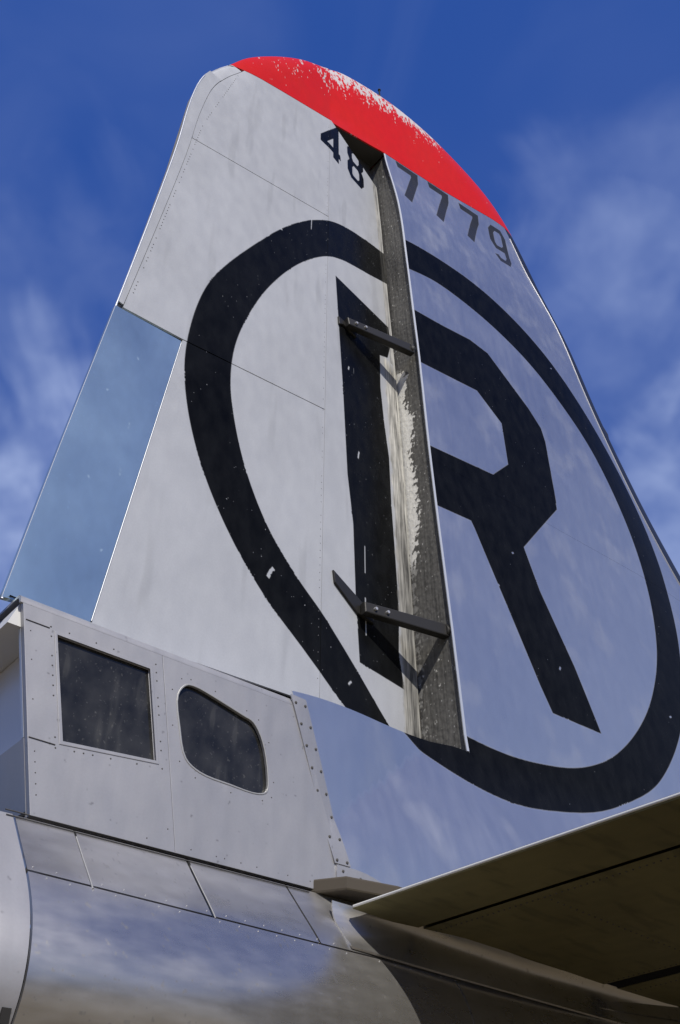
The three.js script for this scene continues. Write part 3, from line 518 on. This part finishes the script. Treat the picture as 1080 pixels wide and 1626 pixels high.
// ---------------------------------------------------------------- fuselage
{
  const fus = group('fuselage');
  const sec = smooth([[2.556, 0.452], [2.46, 0.535], [2.37, 0.612], [2.29, 0.667], [2.22, 0.698], [2.15, 0.710], [2.08, 0.700], [2.0, 0.655], [1.9, 0.55], [1.83, 0.40], [1.79, 0.2], [1.78, 0]], 8);
  const L = sec.length - 1;
  // t = 0 at the cabin floor, 1 at the keel; grows forward into a round body
  const S = (x, t, sgn = 1) => {
    const k = t * L, i = Math.min(Math.floor(k), L - 1), y0 = lerp(sec[i][0], sec[i + 1][0], k - i), z0 = lerp(sec[i][1], sec[i + 1][1], k - i);
    const g = clamp((x - 2.2) / 9), e = g * g * (3 - 2 * g), a = lerp(0.55, -Math.PI / 2, t), R = 1.45, cy = 2.95;
    const aft = x < 0.88 ? Math.sqrt(Math.max(1 - ((0.88 - x) / 0.95) ** 2, 0)) : 1;
    const y = 2.08 + (lerp(y0, cy + R * Math.sin(a), e) - 2.08) * aft, z = lerp(z0, R * Math.cos(a), e) * aft;
    return [x, y, sgn * z];
  };
  const uvb = (p) => [p[0], p[1] * 1.1 + Math.abs(p[2]) * 0.4];
  const tSeam = (x) => 0.172 + 0.03 * (x - 0.9);   // along the long joint
  const pan = (x0, x1, t0, t1, nu = 14, nv = 14, m = M.body, name = 'skin_panel', lift = 0) => mesh(name, sheet((u, v) => { const x = lerp(x0, x1, u), p = S(x, lerp(t0(x), t1(x), v)); p[2] += lift; return p; }, nu, nv, { lip: 0.01, flip: true, uv: uvb }), m, fus);
  const g = 0.0035, z0 = () => 0.004, hi = (x) => tSeam(x) - 0.003, lo = (x) => tSeam(x) + 0.003;
  pan(0.885, 1.05 - g, z0, hi); pan(1.05 + g, 1.395 - g, z0, hi, 14, 14); pan(1.40 + g, 1.745 - g, z0, hi); pan(1.745 + g, 3.4, z0, hi, 20, 14);
  pan(0.885, 2.25 - g, lo, () => 0.62, 30, 24); pan(2.25 + g, 3.4, lo, () => 0.62, 20, 24); pan(0.885, 3.4, () => 0.625, () => 1, 30, 20);
  pan(3.41, 12, z0, () => 1, 40, 40);
  // overlapping frame straps with bright edges
  const ringTube = (x, r, mat, name, t0 = 0.0, t1 = 1, off = 0) => mesh(name, tube(Array.from({ length: 41 }, (_, i) => { const p = S(x, lerp(t0, t1, i / 40)); p[2] += off; return p; }), r, 6, 80), mat, fus);
  ringTube(1.05, 0.0026, M.frame, 'seam_strip', 0.03, 0.185); ringTube(1.40, 0.0022, M.frame, 'seam_strip', 0.03, 0.19);
  mesh('end_bulkhead', new THREE.CircleGeometry(0.62, 32).scale(1, 0.75, 1).rotateY(-Math.PI / 2).translate(0.39, 2.12, 0), M.dark, fus);
  // tail ring and end cap
  mesh('tail_ring', sheet((u, v) => { const p = S(lerp(0.80, 0.879, u), lerp(0, 1, v)); const k = 1.0; return [p[0], 2.08 + (p[1] - 2.08) * k, p[2] * k]; }, 4, 60, { lip: 0.01, flip: true, uv: uvb }), M.cabin, fus);
  mesh('end_cap', sheet((u, v) => { const p = S(lerp(0.385, 0.795, Math.pow(u, 0.6)), v); return p; }, 20, 60, { lip: 0.008, flip: true, uv: uvb }), M.cabin, fus);
  ringTube(0.798, 0.006, M.white, 'bead', 0, 1, 0.003);
  mesh('latch', new THREE.BoxGeometry(0.02, 0.03, 0.012).translate(0.86, 2.06, 0.695), M.dark, fus);
  // far side and closed top, in one skin
  mesh('port_skin', sheet((u, v) => S(lerp(0.385, 12, u * u), v, -1), 60, 40, { lip: 0, uv: uvb }), M.body, fus);
  mesh('upper_skin', sheet((u, v) => { const x = lerp(1.95, 12, u), p = S(x, 0), a = lerp(0, Math.PI, v); const g2 = clamp((x - 2.2) / 9), h = lerp(0.02, 1.3, g2 * g2); return [x, p[1] + Math.sin(a) * h, (p[2] - 0.004) * Math.cos(a)]; }, 40, 24, { lip: 0, flip: true, uv: uvb }), M.body, fus);
  mesh('front_bulkhead', new THREE.CircleGeometry(1.3, 32).rotateY(Math.PI / 2).translate(11.9, 2.95, 0), M.dark, fus);
  // joint below the cabin: two thin beads
  for (const [y, z] of [[2.566, 0.447], [2.548, 0.462]]) mesh('floor_seam', tube([[0.86, y, z], [1.3, y, z], [1.83, y, z]], 0.0017, 6, 20), M.rivet, fus);
  {
    const gs = [], dome = new THREE.SphereGeometry(0.0019, 6, 4);
    for (let i = 0; i < 46; i++) { const x = 0.9 + i * 0.03, p = S(x, tSeam(x) + (i % 2 ? 0.012 : -0.014)); if (rnd() > 0.25) gs.push(dome.clone().translate(...p)); }
    const m = mesh('rivets', mergeGeometries(gs), M.rim, fus); m.userData.kind = 'stuff';
  }
}

// ---------------------------------------------------------------- stabilizer and elevator, both sides
for (const sgn of [1, -1]) {
  const root = 0.46, tip = 6.4;
  const teX = (z) => 1.9 + 0.02 * (z - 0.55), leX = (z) => lerp(5.3, 4.0, (z - root) / (tip - root));
  // section: f = 0 at the trailing edge, 1 at the leading edge
  const lowY = (f) => interp(f, [0, 0.07, 0.32, 0.42, 0.68, 0.88, 0.96, 1], [2.486, 2.472, 2.418, 2.402, 2.385, 2.42, 2.468, 2.53]);
  const topYs = (f) => interp(f, [0, 0.07, 0.32, 0.42, 0.68, 0.88, 0.96, 1], [2.497, 2.53, 2.64, 2.672, 2.7, 2.655, 2.6, 2.53]);
  const thin = (z) => lerp(1, 0.6, (z - root) / (tip - root));
  const P = (f, z, up) => [lerp(teX(z), leX(z), f), 2.49 + ((up ? topYs(f) : lowY(f)) - 2.49) * thin(z), sgn * z];
  const skin = (name, f0, f1, z0, z1, up, parent, n = [20, 10], mat = M.stab) => mesh(name, sheet((u, v) => P(lerp(f0, f1, u), lerp(z0, z1, v), up), n[0], n[1], { lip: up ? 0.012 : 0, flip: up === (sgn > 0), uv: (p) => [p[0], p[2]] }), mat, parent);
  const el = group('elevator'), st = group('stabilizer');
  const fT = 0.075, fH = 0.33;
  const tb = new THREE.Group(); tb.name = numbered('trim_tab'); el.add(tb);
  // elevator: tab behind, then skins in bays
  mesh('tab_skin', sheet((u, v) => P(lerp(0, fT - 0.002, u), lerp(0.58, 3.3, v), false), 6, 10, { lip: 0.01, flip: sgn < 0, uv: (p) => [p[0], p[2]] }), M.stab, el);
  el.remove(tb);
  skin('skin_panel', 0, fT - 0.002, 3.305, tip, false, el, [6, 8]);
  skin('skin_panel', fT + 0.0035, fH - 0.01, 0.58, 2.6, false, el); skin('skin_panel', fT + 0.0035, fH - 0.01, 2.606, tip, false, el);
  skin('upper_skin', 0, fH - 0.01, 0.58, tip, true, el);
  mesh('trailing_edge', tube([P(0, 0.585, true), P(0, 2.5, true), P(0, 4.5, true), P(0, tip, true)].map((p) => [p[0] - 0.001, p[1] - 0.005, p[2]]), 0.004, 8, 40), M.white, el);  // white colour carries the sunlit glint along this edge
  mesh('root_rib', sheet((u, v) => { const f = lerp(0, fH - 0.01, u), a = P(f, 0.58, false), b = P(f, 0.58, true); return [a[0], lerp(a[1] + 0.002, b[1] - 0.002, v), a[2]]; }, 10, 2, { lip: 0 }), M.stab, el);
  mesh('nose', sheet((u, v) => { const a = lerp(-1.2, 1.2, u), z = lerp(0.58, tip, v), p = P(fH - 0.012, z, false), q = P(fH - 0.012, z, true), r = (q[1] - p[1]) / 2.2; return [p[0] + r * 0.5 * Math.cos(a), (p[1] + q[1]) / 2 + r * Math.sin(a), p[2]]; }, 10, 10, { lip: 0 }), M.dark, el);
  // stabilizer
  skin('skin_panel', fH + 0.012, 0.66, root, 2.6, false, st); skin('skin_panel', fH + 0.012, 0.66, 2.606, tip, false, st);
  skin('skin_panel', 0.662, 1, root, tip, false, st, [24, 12]); skin('upper_skin', fH + 0.012, 1, root, tip, true, st, [40, 12]);
  mesh('rear_spar', sheet((u, v) => { const z = lerp(root, tip, u), a = P(fH + 0.011, z, false), b = P(fH + 0.011, z, true); return [a[0], lerp(a[1], b[1], v), a[2]]; }, 10, 2, { lip: 0 }), M.dark, st);
  mesh('tip_rib', sheet((u, v) => { const f = lerp(0, 1, u), a = P(f, tip, false), b = P(f, tip, true); return [a[0], lerp(a[1], b[1], v), a[2]]; }, 20, 2, { lip: 0 }), M.stab, st);
  if (sgn > 0) {
    const lines = [], put = (f, n) => lines.push([[f, 0.62], [f, 3.4], n, 0.08]);
    put(0.09, 130); put(0.315, 130); put(0.36, 130); put(0.5, 130);
    const gs = [], dome = new THREE.SphereGeometry(0.0032, 6, 4);
    for (const [[f], , n] of lines) for (let i = 0; i < n; i++) gs.push(dome.clone().translate(...P(f, lerp(0.62, 3.4, i / n), false)));
    for (const z of [1.05, 1.5, 1.95, 2.4]) for (let i = 0; i < 26; i++) gs.push(dome.clone().translate(...P(lerp(0.09, 0.31, i / 26), z, false)));
    const m = mesh('rivets', mergeGeometries(gs), M.rivet, el); m.userData.kind = 'stuff';
  }
  // root fairing stub ahead of and above the elevator root
  const stub = new THREE.Shape([[1.83, 0.40], [1.915, 0.535], [2.10, 0.565], [2.9, 0.50], [2.9, 0.38]].map((p) => new THREE.Vector2(...p)));
  const sg = new THREE.ExtrudeGeometry(stub, { depth: 0.03, bevelEnabled: true, bevelThickness: 0.006, bevelSize: 0.006, bevelSegments: 2 });
  sg.rotateX(Math.PI / 2); if (sgn < 0) sg.scale(1, 1, -1);
  mesh('root_stub', sg.translate(0, 2.588, 0), M.stub, st);
}
{
  const st = air.getObjectByName('stabilizer');
  const yT = (x) => interp(x, [1.74, 1.95, 2.6, 3.4], [2.53, 2.50, 2.44, 2.402]), zT = (x) => interp(x, [1.74, 1.95, 2.3, 3.4], [0.50, 0.56, 0.64, 0.66]);
  const yB = (x) => interp(x, [1.74, 2.2, 3.4], [2.375, 2.34, 2.27]), zB = (x) => interp(x, [1.74, 2.2, 3.4], [0.617, 0.652, 0.715]);
  mesh('root_fillet', sheet((u, v) => { const x = lerp(1.86, 3.39, u), k = 0.03 * Math.sin(v * Math.PI); return [x, lerp(yB(x), yT(x), v) + k * 0.4, lerp(zB(x), zT(x), v) - k]; }, 30, 10, { lip: 0.006, uv: (p) => [p[0], p[1]] }), M.body, st);
}
// solid core under the joints, so that they read as dark grooves
{
  const core = group('inner_frame');
  const ribs = [];
  for (const y of [5.10, 6.5]) ribs.push(sheet((u, v) => { const x = lerp(xHinge(y) + 0.03, xLE(y) - 0.1, u); return [x, lerp(y - 0.06, y + 0.06 + 0.13 * u, v), zFin(x, y) - 0.022]; }, 20, 2, { lip: 0 }));
  mesh('rib', mergeGeometries(ribs), M.dark, core);
}
air.traverse((o) => { if (o.isMesh) o.castShadow = o.receiveShadow = true; });
renderer.render(scene, camera);
